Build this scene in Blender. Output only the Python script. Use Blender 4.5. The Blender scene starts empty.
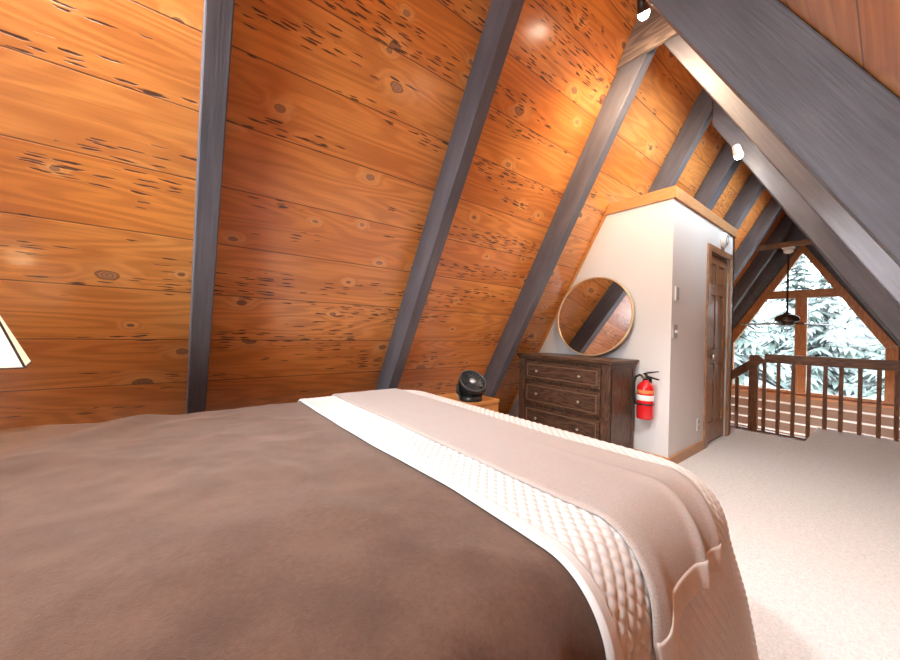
import bpy, bmesh, math, random
from mathutils import Vector, Matrix, noise as mnoise
random.seed(7)
C = bpy.context.scene.collection
PI = math.pi
# ------------------------------------------------------------------ geometry of the A-frame
AL = 1.06579                       # roof slope
SA, CA, T = math.sin(AL), math.cos(AL), math.tan(AL)
XL, XR = -3.11, 0.955              # where the slopes meet the loft floor
RX = (XL + XR) / 2
RZ = (XR - XL) / 2 * T
LOWZ = -2.6
Y0, Y1 = -1.05, 9.24               # rear and front gable
RD, RW = 0.19, 0.092               # rafter depth and width
RY = [0.052, 1.36, 2.63, 3.90, 4.925, 6.12, 7.39, 8.52]
RWS = [.092, .092, .092, .092, .215, .18, .17, .17]

# ------------------------------------------------------------------ node helper
class NT:
    def __init__(s, name):
        s.m = bpy.data.materials.new(name); s.m.use_nodes = True
        s.t = s.m.node_tree; s.b = s.t.nodes['Principled BSDF']; s.out = s.t.nodes['Material Output']
    def n(s, typ, **kw):
        x = s.t.nodes.new(typ)
        for k, v in kw.items(): setattr(x, k, v)
        return x
    def put(s, sock, v):
        if isinstance(v, bpy.types.NodeSocket): s.t.links.new(v, sock)
        elif v is not None:
            if hasattr(sock.default_value, '__len__') and not hasattr(v, '__len__'): v = (v, v, v)
            if hasattr(v, '__len__') and sock.type == 'RGBA' and len(v) == 3: v = (*v, 1)
            sock.default_value = v
    def math(s, op, a, b=None, c=None, clamp=False):
        x = s.n('ShaderNodeMath', operation=op, use_clamp=clamp)
        s.put(x.inputs[0], a)
        if b is not None: s.put(x.inputs[1], b)
        if c is not None: s.put(x.inputs[2], c)
        return x.outputs[0]
    def add(s, a, b): return s.math('ADD', a, b)
    def mul(s, a, b): return s.math('MULTIPLY', a, b)
    def sub(s, a, b): return s.math('SUBTRACT', a, b)
    def sep(s, v):
        x = s.n('ShaderNodeSeparateXYZ'); s.put(x.inputs[0], v); return x.outputs
    def comb(s, x=0, y=0, z=0):
        c = s.n('ShaderNodeCombineXYZ')
        for i, v in enumerate((x, y, z)): s.put(c.inputs[i], v)
        return c.outputs[0]
    def coord(s, kind='Object'): return s.n('ShaderNodeTexCoord').outputs[kind]
    def noise(s, v, scale=1, detail=3, rough=.5, dist=0):
        x = s.n('ShaderNodeTexNoise'); s.put(x.inputs['Vector'], v)
        x.inputs['Scale'].default_value = scale; x.inputs['Detail'].default_value = detail
        x.inputs['Roughness'].default_value = rough; x.inputs['Distortion'].default_value = dist
        return x.outputs['Fac']
    def voro(s, v, scale=1, dims='2D', rnd=1):
        x = s.n('ShaderNodeTexVoronoi', voronoi_dimensions=dims); s.put(x.inputs['Vector'], v)
        x.inputs['Scale'].default_value = scale; x.inputs['Randomness'].default_value = rnd
        return x.outputs['Distance'], x.outputs['Color']
    def white(s, w):
        x = s.n('ShaderNodeTexWhiteNoise', noise_dimensions='1D'); s.put(x.inputs['W'], w); return x.outputs['Value'], x.outputs['Color']
    def rng(s, v, a, b, c=0, d=1, smooth=True):
        x = s.n('ShaderNodeMapRange', interpolation_type='SMOOTHSTEP' if smooth else 'LINEAR')
        s.put(x.inputs[0], v)
        for i, q in enumerate((a, b, c, d)): s.put(x.inputs[i + 1], q)
        return x.outputs[0]
    def mix(s, f, a, b, mode='MIX'):
        x = s.n('ShaderNodeMix', data_type='RGBA', blend_type=mode)
        s.put(x.inputs[0], f); s.put(x.inputs[6], a); s.put(x.inputs[7], b); return x.outputs[2]
    def bump(s, h, strength=.3, dist=.01, normal=None):
        x = s.n('ShaderNodeBump'); s.put(x.inputs['Height'], h); x.inputs['Strength'].default_value = strength
        x.inputs['Distance'].default_value = dist
        if normal is not None: s.put(x.inputs['Normal'], normal)
        return x.outputs[0]
    def fin(s, col=None, rough=None, normal=None, **kw):
        if col is not None: s.put(s.b.inputs['Base Color'], col)
        if rough is not None: s.put(s.b.inputs['Roughness'], rough)
        if normal is not None: s.put(s.b.inputs['Normal'], normal)
        for k, v in kw.items(): s.put(s.b.inputs[k.replace('_', ' ')], v)
        return s.m

def flat(name, col, rough=.5, metal=0., var=.12, scale=14, bump=.05, **kw):
    k = NT(name); v = k.coord(); f = k.noise(v, scale, 4, .6)
    c = k.mix(f, tuple(x * (1 - var) for x in col), tuple(min(1, x * (1 + var)) for x in col))
    return k.fin(c, rough, k.bump(f, bump, .004), Metallic=metal, **kw)

def pecky_cedar(name):
    """local x runs along the boards, local y up the slope"""
    k = NT(name); x, y, z = k.sep(k.coord())
    w = .301
    q = k.math('DIVIDE', k.add(y, .016), w)
    row = k.math('FLOOR', q); fy = k.math('FRACT', q)
    r, rc = k.white(k.add(row, 3.7)); rr, rg, rb = k.sep(rc)
    off = k.mul(r, 37.)
    xs = k.add(x, off)
    # knots
    kd, kc = k.voro(k.comb(k.mul(xs, 2.1), k.mul(k.add(y, off), 3.3)), 1.0)
    k1, k2, k3 = k.sep(kc)
    gate = k.math('GREATER_THAN', k1, .22)
    size = k.add(.032, k.mul(k.mul(k2, k2), .062))
    kn = k.math('DIVIDE', kd, size)
    wob = k.noise(k.comb(k.mul(xs, 14), k.mul(y, 26)), 1, 2)
    kn = k.add(kn, k.mul(k.sub(wob, .5), .9))
    core = k.mul(k.rng(kn, .75, 1.0, 1, 0), gate)
    halo = k.mul(k.rng(kn, .9, 4.2, 1, 0), gate)
    kring = k.rng(k.math('SINE', k.mul(kn, 17.)), -1, 1)
    ring = k.mul(k.rng(k.math('ABSOLUTE', k.sub(kn, .95)), .0, .22, 1, 0), gate)
    # grain bends round the knots
    g0 = k.noise(k.comb(k.mul(xs, .55), k.mul(y, 4.2), off), 1, 2, .45)
    g0 = k.add(g0, k.mul(halo, .09))
    rings = k.math('SINE', k.mul(g0, 95.))
    rings = k.rng(rings, -1, 1, 0, 1)
    fib = k.noise(k.comb(k.mul(xs, 2.2), k.mul(y, 90), off), 1, 4, .65)
    cloud = k.noise(k.comb(k.mul(xs, .9), k.mul(y, 3), off), 1, 3, .6)
    # peck pockets
    pv = k.comb(k.add(k.mul(xs, 8.5), k.mul(k.noise(k.comb(k.mul(xs, 9), k.mul(y, 60)), 1, 3), .9)),
                k.add(k.mul(y, 78), k.mul(k.noise(k.comb(k.mul(xs, 12), k.mul(y, 40), 4.), 1, 3), 1.3)))
    pd, pc = k.voro(pv, 1.0); p1, p2, p3 = k.sep(pc)
    mask = k.noise(k.comb(k.mul(xs, .8), k.mul(y, 6.5), k.add(off, 9.)), 1, 2, .5)
    thr = k.rng(mask, .50, .66, 0.0, .62)
    pg = k.math('LESS_THAN', p1, thr)
    peck = k.mul(k.rng(pd, k.add(.12, k.mul(p2, .16)), k.add(.26, k.mul(p2, .16)), 1, 0), pg)
    seam = k.math('MINIMUM', fy, k.sub(1., fy))
    seam = k.rng(seam, .004, .014, 1, 0)
    base = k.mix(rr, (.84, .345, .072), (.74, .235, .034))
    base = k.mix(k.mul(rg, .35), base, (.82, .38, .12))
    base = k.mix(k.mul(rings, .36), base, (.38, .092, .014))
    base = k.mix(k.mul(k.rng(fib, .35, .7), .28), base, (.34, .10, .02))
    base = k.mix(k.mul(k.rng(cloud, .45, .75), .38), base, (.38, .092, .014))
    base = k.mix(k.mul(halo, .5), base, (.86, .43, .14))
    base = k.mix(k.mul(ring, .75), base, (.11, .034, .014))
    base = k.mix(k.mul(core, .85), base, k.mix(k.mul(kring, .75), k.mix(k3, (.17, .06, .03), (.48, .25, .15)), k.mix(k3, (.06, .022, .014), (.16, .065, .04))))
    base = k.mix(k.mul(peck, .93), base, (.055, .021, .011))
    base = k.mix(k.mul(seam, .85), base, (.075, .024, .008))
    h = k.sub(k.sub(k.mul(fib, .16), k.mul(peck, 1.)), k.mul(seam, .7))
    h = k.add(h, k.mul(rings, .10))
    return k.fin(base, k.add(.36, k.mul(fib, .12)), k.bump(h, .45, .006), Specular_IOR_Level=.42, Coat_Weight=1., Coat_Roughness=.24, Coat_IOR=1.55)

def timber(name, a, b, axis=0, sc=1., rough=.5, spec=.4, ringf=60, bump=.3, rings_amt=.5):
    """streaky sawn wood; axis = local axis along the grain"""
    k = NT(name); s = k.sep(k.coord()); info = k.n('ShaderNodeObjectInfo').outputs['Random']
    L = s[axis]; o = [s[i] for i in range(3) if i != axis]
    off = k.mul(info, 41.)
    Lx = k.mul(k.add(L, off), 1.3 * sc); P = k.mul(o[0], 9 * sc); Q = k.mul(k.add(o[1], off), 9 * sc)
    g = k.noise(k.comb(Lx, P, Q), 1, 2, .5)
    rg = k.rng(k.math('SINE', k.mul(g, ringf)), -1, 1)
    fib = k.noise(k.comb(k.mul(L, 5 * sc), k.mul(o[0], 120 * sc), k.mul(o[1], 120 * sc)), 1, 3, .6)
    bl = k.noise(k.comb(k.mul(L, 2.5), k.mul(o[0], 7), k.mul(o[1], 7)), 1, 3, .6)
    f = k.add(k.mul(rg, rings_amt * .6), k.add(k.mul(fib, .35), k.mul(k.sub(bl, .3), .45)))
    c = k.mix(k.rng(f, .1, .8), a, b)
    return k.fin(c, rough, k.bump(k.add(fib, k.mul(rg, .4)), bump, .003), Specular_IOR_Level=spec)

M = {}
M['cedar'] = pecky_cedar('pecky cedar boards')
M['rafter'] = timber('stained rafter wood', (.082, .080, .092), (.205, .198, .218), axis=1, sc=.8, rough=.5, ringf=14, rings_amt=.14, bump=.5)
M['rail'] = timber('rail wood', (.13, .052, .022), (.28, .125, .055), axis=2, sc=1.4, rough=.4)
M['railx'] = timber('rail wood level', (.13, .052, .022), (.28, .125, .055), axis=0, sc=1.4, rough=.4)
M['fir'] = timber('window fir', (.36, .125, .035), (.52, .21, .07), axis=2, rough=.4)
M['firx'] = timber('window fir level', (.36, .125, .035), (.52, .21, .07), axis=0, rough=.4)
M['trim'] = timber('light trim wood', (.50, .23, .075), (.66, .34, .13), axis=0, sc=1.2, rough=.4, rings_amt=.3)
M['trimy'] = timber('light trim wood along', (.42, .21, .09), (.56, .31, .15), axis=1, sc=1.2, rough=.4, rings_amt=.3)
M['doorw'] = timber('door wood', (.24, .12, .06), (.42, .23, .13), axis=2, sc=1.3, rough=.3, spec=.6)
M['dresser'] = timber('dark dresser wood', (.042, .022, .014), (.150, .078, .046), axis=0, sc=2.2, rough=.36, ringf=45)
M['dresserz'] = timber('dark dresser wood upright', (.042, .022, .014), (.150, .078, .046), axis=2, sc=2.2, rough=.36, ringf=45)
M['worn'] = flat('rubbed dresser edge', (.20, .115, .065), .45, 0, .35, 40)
M['stand'] = timber('pine stand wood', (.50, .20, .05), (.66, .31, .095), axis=0, sc=2.0, rough=.35)
M['gusset'] = timber('ridge plate wood', (.15, .115, .095), (.34, .265, .21), axis=0, sc=.8, rough=.5)
M['plaster'] = flat('painted plaster', (.70, .695, .69), .6, 0, .012, 60, .04)
M['plaster_in'] = M['plaster']
M['black'] = flat('black plastic', (.012, .012, .013), .38, 0, .2, 30)
M['darkgrey'] = flat('grey plastic', (.06, .062, .066), .4, 0, .15, 30)
M['hub'] = flat('silver hub', (.45, .46, .48), .35, .4, .05)
M['red'] = flat('red paint', (.62, .012, .016), .25, 0, .06, 6, .0, Coat_Weight=.5)
M['white'] = flat('white plastic', (.78, .78, .77), .45, 0, .03)
M['label'] = flat('white paper label', (.82, .80, .76), .6, 0, .04)
M['yellab'] = flat('pale gold print', (.70, .22, .07), .5, 0, .45, 120)
M['brass'] = flat('brushed brass', (.90, .70, .42), .38, .8, .05, 30, .02)
M['nickel'] = flat('brushed nickel', (.62, .58, .53), .3, 1., .05, 30, .02)
M['bronze'] = flat('dark bronze', (.045, .03, .022), .4, .6, .2)
M['grey'] = flat('grey cover plate', (.35, .345, .35), .4, 0, .05)
M['blade'] = flat('fan blade wood', (.10, .06, .04), .45, 0, .2)
k = NT('mirror silver'); M['mirror'] = k.fin((.93, .93, .94), .01, None, Metallic=1.)

def fabric(name, c1, c2, fine=700, clump=9, rough=.95, sheen=.3, bump=.25, amt=.5):
    k = NT(name); v = k.coord()
    f = k.noise(v, fine, 2, .6); c = k.noise(v, clump, 4, .62); mid = k.noise(v, 90, 3, .7)
    m = k.add(k.mul(c, .55), k.add(k.mul(mid, .35), k.mul(f, .25)))
    col = k.mix(k.rng(m, .35, .8), c1, c2)
    return k.fin(col, rough, k.bump(k.add(f, k.mul(mid, .8)), bump, .003), Sheen_Weight=sheen, Sheen_Roughness=.5, Specular_IOR_Level=.15, Sheen_Tint=(1, .80, .68, 1))
M['fleece'] = fabric('brown fleece', (.064, .030, .019), (.135, .072, .048), 500, 6, sheen=.4, bump=.35)
M['quilt'] = fabric('white quilted cotton', (.66, .635, .615), (.74, .72, .70), 900, 5, sheen=.1, bump=.12)
M['quiltlin'] = fabric('tan quilt lining', (.5, .36, .27), (.6, .45, .35), 900, 5)
M['mattress'] = fabric('mattress ticking', (.6, .58, .55), (.7, .68, .65), 300, 8)
def wool():
    k = NT('taupe wool'); u = k.sep(k.coord('UV'))
    f = k.noise(k.coord(), 1300, 2, .7); tw = k.noise(k.coord(), 330, 3, .75)
    zz = k.math('SINE', k.mul(k.add(u[0], k.math('PINGPONG', u[1], .006)), 1500.))
    c = k.mix(k.rng(k.add(k.mul(tw, .7), k.add(k.mul(f, .3), k.mul(zz, .05))), .3, .75), (.36, .29, .25), (.60, .52, .475))
    return k.fin(c, .95, k.bump(k.add(tw, f), .35, .003), Sheen_Weight=.5, Sheen_Roughness=.45, Specular_IOR_Level=.1)
M['wool'] = wool()
M['woolhem'] = fabric('pale wool hem', (.62, .54, .48), (.76, .70, .65), 800, 20, sheen=.4)
def carpet():
    k = NT('looped cream carpet'); v = k.coord()
    d, c = k.voro(v, 105, '2D'); n = k.noise(v, 42, 3, .7); b = k.noise(v, 1.3, 3, .5)
    col = k.mix(k.rng(n, .3, .75), (.66, .65, .645), (.78, .775, .77))
    col = k.mix(k.mul(k.rng(d, .25, .7), .35), col, (.56, .53, .51))
    col = k.mix(k.mul(k.rng(b, .4, .7), .12), col, (.64, .61, .6))
    h = k.sub(k.mul(n, .5), d)
    return k.fin(col, .95, k.bump(h, .7, .008), Sheen_Weight=.25, Specular_IOR_Level=.1)
M['carpet'] = carpet()
def glass():
    k = NT('window glass'); tr = k.n('ShaderNodeBsdfTransparent'); gl = k.n('ShaderNodeBsdfGlossy')
    gl.inputs['Roughness'].default_value = .02; fr = k.n('ShaderNodeFresnel'); fr.inputs['IOR'].default_value = 1.45
    mx = k.n('ShaderNodeMixShader'); k.put(tr.inputs['Color'], (.96, .98, .98))
    k.t.links.new(fr.outputs[0], mx.inputs[0]); k.t.links.new(tr.outputs[0], mx.inputs[1]); k.t.links.new(gl.outputs[0], mx.inputs[2])
    k.t.links.new(mx.outputs[0], k.out.inputs['Surface']); return k.m
M['glass'] = glass()
def emit(name, col, st, base=None):
    k = NT(name); k.put(k.b.inputs['Base Color'], base or col)
    k.put(k.b.inputs['Emission Color'], col); k.b.inputs['Emission Strength'].default_value = st
    return k.m
M['bulb'] = emit('lit bulb', (1, .86, .66), 45)
def shade():
    k = NT('parchment lamp shade'); n = k.noise(k.coord(), 40, 4, .7)
    c = k.mix(n, (.80, .66, .40), (.90, .82, .60))
    k.put(k.b.inputs['Emission Color'], c); k.b.inputs['Emission Strength'].default_value = .34
    return k.fin(c, .8)
M['shade'] = shade()
def snowy():
    k = NT('snow dusted needles'); g = k.sep(k.n('ShaderNodeNewGeometry').outputs['Normal'])
    v = k.coord(); n = k.noise(v, 3.2, 5, .7); n2 = k.noise(v, 22, 3, .7)
    green = k.mix(n2, (.08, .115, .10), (.17, .225, .195))
    m = k.rng(k.add(k.mul(n, .8), k.mul(k.math('ABSOLUTE', g[2]), .32)), .60, .76)
    return k.fin(k.mix(m, green, (.30, .32, .325)), .9, None, Specular_IOR_Level=.1)
M['needles'] = snowy()
M['bark'] = timber('tree bark', (.10, .085, .075), (.24, .215, .20), axis=2, sc=1, rough=.9)
def hillm():
    k = NT('snowy wooded hillside'); v = k.coord(); n = k.noise(v, 1.1, 6, .75); n2 = k.noise(v, .25, 3, .5)
    return k.fin(k.mix(k.rng(k.add(n, k.mul(k.sub(n2, .5), .5)), .42, .62), (.06, .085, .072), (.3, .32, .33)), .9)
M['hill'] = hillm()
def chinked():
    k = NT('brown log boards with pale chinking'); s = k.sep(k.coord())
    q = k.math('DIVIDE', k.add(s[2], .10), .182); f = k.math('FRACT', q); r, rc = k.white(k.math('FLOOR', q))
    f = k.add(f, k.mul(k.sub(k.noise(k.comb(k.mul(s[0], 6), k.mul(s[2], 6)), 1, 3), .5), .06))
    ch = k.mul(k.rng(f, .02, .05), k.rng(f, .21, .25, 1, 0))
    g = k.noise(k.comb(k.mul(s[0], 2), k.mul(s[2], 60)), 1, 4, .6)
    c = k.mix(k.rng(k.add(k.mul(g, .6), k.mul(r, .4)), .25, .75), (.17, .072, .032), (.40, .19, .085))
    return k.fin(k.mix(ch, c, (.78, .77, .75)), .5, k.bump(k.sub(k.mul(g, .2), ch), .5, .01))
M['log'] = chinked()

# ------------------------------------------------------------------ mesh helpers
def link(name, bm, mat, parent=None, smooth=False, recalc=True, bevel=0, seg=2, mw=None):
    if recalc: bmesh.ops.recalc_face_normals(bm, faces=bm.faces)
    me = bpy.data.meshes.new(name); bm.to_mesh(me); bm.free()
    me.materials.append(M[mat] if isinstance(mat, str) else mat)
    o = bpy.data.objects.new(name, me); C.objects.link(o)
    if smooth:
        for p in me.polygons: p.use_smooth = True
    if bevel:
        md = o.modifiers.new('bevel', 'BEVEL'); md.width = bevel; md.segments = seg; md.limit_method = 'ANGLE'; md.angle_limit = math.radians(40)
    if parent is not None: o.parent = parent
    if mw is not None: o.matrix_world = mw
    return o
def tag(o, label=None, cat=None, group=None, kind=None):
    if label: o['label'] = label
    if cat: o['category'] = cat
    if group: o['group'] = group
    if kind: o['kind'] = kind
    return o
def thing(name, label, cat, loc=(0, 0, 0), rz=0, group=None, mw=None):
    o = bpy.data.objects.new(name, None); C.objects.link(o); o.location = loc; o.rotation_euler = (0, 0, rz)
    if mw is not None: o.matrix_world = mw
    o.empty_display_size = .1
    return tag(o, label, cat, group)
def struct(o): o['kind'] = 'structure'; return o
def box(bm, a, b, mat=None):
    x0, y0, z0 = a; x1, y1, z1 = b
    vs = [bm.verts.new(p) for p in ((x0, y0, z0), (x1, y0, z0), (x1, y1, z0), (x0, y1, z0), (x0, y0, z1), (x1, y0, z1), (x1, y1, z1), (x0, y1, z1))]
    for f in ((0, 3, 2, 1), (4, 5, 6, 7), (0, 1, 5, 4), (1, 2, 6, 5), (2, 3, 7, 6), (3, 0, 4, 7)): bm.faces.new([vs[i] for i in f])
    if mat is not None:
        for v in vs: v.co = mat @ v.co
    return vs
def B(a, b, mat=None): bm = bmesh.new(); box(bm, a, b, mat); return bm
def prism(bm, pts, d):
    """pts: coplanar 3-D outline, extruded by vector d"""
    d = Vector(d); n = len(pts)
    a = [bm.verts.new(Vector(p)) for p in pts]; b = [bm.verts.new(Vector(p) + d) for p in pts]
    bm.faces.new(a); bm.faces.new(b[::-1])
    for i in range(n): bm.faces.new((a[i], b[i], b[(i + 1) % n], a[(i + 1) % n]))
    return bm
def PR(pts, d): return prism(bmesh.new(), pts, d)
def lathe(bm, prof, n=32, mat=None, caps=True):
    """prof: list of (radius, z)"""
    rings = []
    for r, z in prof:
        rings.append([bm.verts.new((r * math.cos(2 * PI * i / n), r * math.sin(2 * PI * i / n), z)) for i in range(n)])
    for a, b in zip(rings, rings[1:]):
        for i in range(n): bm.faces.new((a[i], a[(i + 1) % n], b[(i + 1) % n], b[i]))
    if caps:
        bm.faces.new(rings[0][::-1]); bm.faces.new(rings[-1])
    if mat is not None:
        for r in rings:
            for v in r: v.co = mat @ v.co
    return bm
def LA(prof, n=32, mat=None): return lathe(bmesh.new(), prof, n, mat)
def tube(bm, pts, r, n=10, closed=False):
    pts = [Vector(p) for p in pts]; rs = r if hasattr(r, '__len__') else [r] * len(pts); rings = []
    up = Vector((0, 0, 1)); prev = None
    m = len(pts)
    for i, p in enumerate(pts):
        if closed: d = pts[(i + 1) % m] - pts[i - 1]
        else: d = pts[min(i + 1, m - 1)] - pts[max(i - 1, 0)]
        d.normalize()
        if prev is None:
            a = d.cross(up)
            if a.length < .01: a = d.cross(Vector((1, 0, 0)))
        else: a = prev - d * prev.dot(d)
        a.normalize(); b = d.cross(a); prev = a
        rings.append([bm.verts.new(p + (a * math.cos(2 * PI * j / n) + b * math.sin(2 * PI * j / n)) * rs[i]) for j in range(n)])
    for i in range(m if closed else m - 1):
        A, Bq = rings[i], rings[(i + 1) % m]
        for j in range(n): bm.faces.new((A[j], A[(j + 1) % n], Bq[(j + 1) % n], Bq[j]))
    if not closed: bm.faces.new(rings[0][::-1]); bm.faces.new(rings[-1])
    return bm
def TU(pts, r, n=10, closed=False): return tube(bmesh.new(), pts, r, n, closed)
def align(loc, d, roll=0):
    return Matrix.Translation(loc) @ Vector(d).to_track_quat('Z', 'Y').to_matrix().to_4x4() @ Matrix.Rotation(roll, 4, 'Z')

# ------------------------------------------------------------------ room shell
ML = Matrix(((0, CA, SA, XL), (1, 0, 0, 0), (0, SA, -CA, 0), (0, 0, 0, 1)))       # local x = along ridge, y = up the left slope, z = into the room
MR = Matrix(((0, -CA, -SA, XR), (-1, 0, 0, 0), (0, SA, -CA, 0), (0, 0, 0, 1)))
SL = RZ / SA                                                                        # slope length
struct(link('wall_left', B((Y0 - .2, LOWZ / SA, -.05), (Y1 + .06, SL, 0)), 'cedar', mw=ML))
ADDED_SKY = [(RY[i] + RWS[i] + .03, RY[i + 1] - .03) for i in (2, 3, 4, 5)]      # four unseen roof windows, added between right-slope rafters to light the far bays
SS0, SS1 = 2.62 / SA, 3.30 / SA
bm = bmesh.new()
box(bm, (-(Y1 + .06), LOWZ / SA, -.05), (-(Y0 - .2), SS0, 0)); box(bm, (-(Y1 + .06), SS1, -.05), (-(Y0 - .2), SL, 0))
ys = [Y0 - .2] + [q for p in ADDED_SKY for q in p] + [Y1 + .06]
for a, b in zip(ys[::2], ys[1::2]): box(bm, (-b, SS0, -.05), (-a, SS1, 0))
struct(link('wall_right', bm, 'cedar', mw=MR))
FZ = -.22
def fl(pts, z0, z1): return PR([(x, y, z0) for x, y in pts], (0, 0, z1 - z0))
NX, NY = -.60, 5.55
FE = 6.62
struct(link('floor', fl([(XL + .001, Y0), (XR - .001, Y0), (XR - .001, FE), (NX, FE), (NX, NY), (XL + .001, NY)], FZ, 0), 'carpet'))
struct(link('floor_lower', B((XL + LOWZ / T + .01, Y0, LOWZ - .1), (XR - LOWZ / T - .01, Y1 - .05, LOWZ)), 'railx'))
struct(link('trim_1', B((-1.95, NY + .0005, -.045), (NX, NY + .022, .004)), 'railx'))     # wood nosing at the stair opening

# closet box under the slope
BX, BY, BYE, BH = -1.190, 3.36, 5.22, 2.335
inx = lambda z: XL + z / T
struct(link('wall_closet_front', PR([(inx(0) + .001, BY, 0), (BX, BY, 0), (BX, BY, BH), (inx(BH) + .001, BY, BH)], (0, .1, 0)), 'plaster'))
DY0, DY1, DH = 4.33, 5.02, 2.03
bm = bmesh.new()
box(bm, (BX - .1, BY + .1, 0), (BX, DY0 - .02, BH)); box(bm, (BX - .1, DY0 - .02, DH + .02), (BX, BYE, BH)); box(bm, (BX - .1, DY1 + .02, 0), (BX, BYE, DH + .02))
struct(link('wall_closet_side', bm, 'plaster'))
struct(link('wall_closet_back', PR([(inx(0) + .001, BYE, 0), (BX, BYE, 0), (BX, BYE, BH), (inx(BH) + .001, BYE, BH)], (0, -.065, 0)), 'plaster'))
struct(link('ceiling_closet', B((inx(BH) + .01, BY, BH), (BX, BYE, BH + .02)), 'plaster'))
struct(link('trim_2', PR([(inx(BH) + .004, BY - .018, BH), (BX + .018, BY - .018, BH), (BX + .018, BY - .018, BH + .10), (inx(BH + .1) + .004, BY - .018, BH + .10)], (0, .06, 0)), 'trim'))
struct(link('trim_3', B((BX - .05, BY + .0425, BH), (BX + .018, BYE + .02, BH + .10)), 'trimy'))
struct(link('trim_4', PR([(inx(0) + .002, BY - .012, 0), (inx(0) + .03, BY - .012, 0), (inx(BH) + .03, BY - .012, BH - .001), (inx(BH) + .002, BY - .012, BH - .001)], (0, .0119, 0)), 'trim'))
struct(link('baseboard_front', B((-2.9, BY - .016, 0), (BX + .016, BY - .0003, .085)), 'trim'))
struct(link('baseboard_side', B((BX + .0003, BY, 0), (BX + .016, DY0 - .0905, .085)), 'trimy'))

# door in the closet side (faces the passage)
d = struct(link('door_1', B((BX - .062, DY0, .012), (BX - .030, DY1, DH)), 'doorw'))
bm = bmesh.new()
for a, b in ((.012, .10), ((DY1 - DY0) / 2 - .045, (DY1 - DY0) / 2 + .045), (DY1 - DY0 - .10, DY1 - DY0 - .012)):
    box(bm, (BX - .031, DY0 + a, .02), (BX - .018, DY0 + b, DH - .004))
for a, b in ((.02, .22), (.86, 1.0), (1.60, 1.70), (1.93, DH - .004)):
    box(bm, (BX - .031, DY0 + .011, a), (BX - .0175, DY1 - .012, b))
link('stile_and_rail', bm, 'doorw', d, bevel=.003)
for i in range(2):
    y0 = DY0 + (.10 if i == 0 else (DY1 - DY0) / 2 + .045); y1 = DY0 + ((DY1 - DY0) / 2 - .045 if i == 0 else DY1 - DY0 - .10)
    for z0, z1 in ((.22, .86), (1.0, 1.60), (1.70, 1.93)):
        link('door_panel', B((BX - .034, y0 + .022, z0 + .022), (BX - .023, y1 - .022, z1 - .022)), 'doorw', d, bevel=.006)
bm = bmesh.new()
for y0, y1 in ((DY0 - .085, DY0 - .002), (DY1 + .002, DY1 + .085)): box(bm, (BX - .005, y0, 0), (BX + .018, y1, DH + .07))
box(bm, (BX - .005, DY0 - .002, DH + .001), (BX + .018, DY1 + .002, DH + .07))
bm2 = bm
link('door_frame', bm2, 'doorw', d, bevel=.003)
kb = link('door_knob', LA([(.032, 0), (.032, .006), (.013, .010), (.012, .030), (.026, .038), (.031, .052), (.026, .064), (.010, .070)], 24, align((BX - .018, DY0 + .07, .935), (1, 0, 0))), 'nickel', d, smooth=True)
for z in (.25, 1.05, 1.8):
    link('hinge', TU([(BX - .012, DY1 - .002, z), (BX - .012, DY1 - .002, z + .08)], .007, 8), 'brass', d)

# gables
RY0 = Y0
def zin(x): return (x - XL) * T if x < RX else (XR - x) * T
W2 = (-1.85, -.24, .90, 2.05)  # unseen rear window, added and sized for soft daylight fill
bm = bmesh.new()
yr = Y0 - .1
def gp(bm, pts, y, dy): prism(bm, [(x, y, z) for x, z in pts], (0, dy, 0))
gp(bm, [(XL, 0), (XR, 0), (XR - W2[2] / T, W2[2]), (XL + W2[2] / T, W2[2])], yr, .1)
gp(bm, [(XL + W2[2] / T, W2[2]), (W2[0], W2[2]), (W2[0], W2[3]), (XL + W2[3] / T, W2[3])], yr, .1)
gp(bm, [(W2[1], W2[2]), (XR - W2[2] / T, W2[2]), (XR - W2[3] / T, W2[3]), (W2[1], W2[3])], yr, .1)
gp(bm, [(XL + W2[3] / T, W2[3]), (XR - W2[3] / T, W2[3]), (RX, RZ)], yr, .1)
struct(link('wall_rear', bm, 'plaster'))
bm = bmesh.new()
x0, x1, z0, z1 = W2
for a, b in (((x0, z0), (x1, z0 + .06)), ((x0, z1 - .06), (x1, z1)), ((x0, z0 + .06), (x0 + .06, z1 - .06)), ((x1 - .06, z0 + .06), (x1, z1 - .06)), ((-1.08, z0 + .06), (-1.02, z1 - .06))):
    box(bm, (a[0], yr + .02, a[1]), (b[0], yr + .08, b[1]))
w2 = struct(link('window_2', bm, 'fir'))
for a, b in ((x0 + .06, -1.08), (-1.02, x1 - .06)): link('pane', B((a, yr + .045, z0 + .06), (b, yr + .05, z1 - .06)), 'glass', w2)

for i, (a, b) in enumerate(ADDED_SKY):
    bm = bmesh.new(); f = .045
    for p, q in (((-b, SS0), (-a, SS0 + f)), ((-b, SS1 - f), (-a, SS1)), ((-b, SS0 + f), (-b + f, SS1 - f)), ((-a - f, SS0 + f), (-a, SS1 - f))): box(bm, (p[0], p[1], -.075), (q[0], q[1], .012))
    wv = struct(link('window_%d' % (i + 3), bm, 'fir', mw=MR))  # added roof window, out of view, lets daylight onto the left slope
    link('pane', B((-b + f, SS0 + f, -.05), (-a - f, SS1 - f, -.044)), 'glass', wv)
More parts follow.
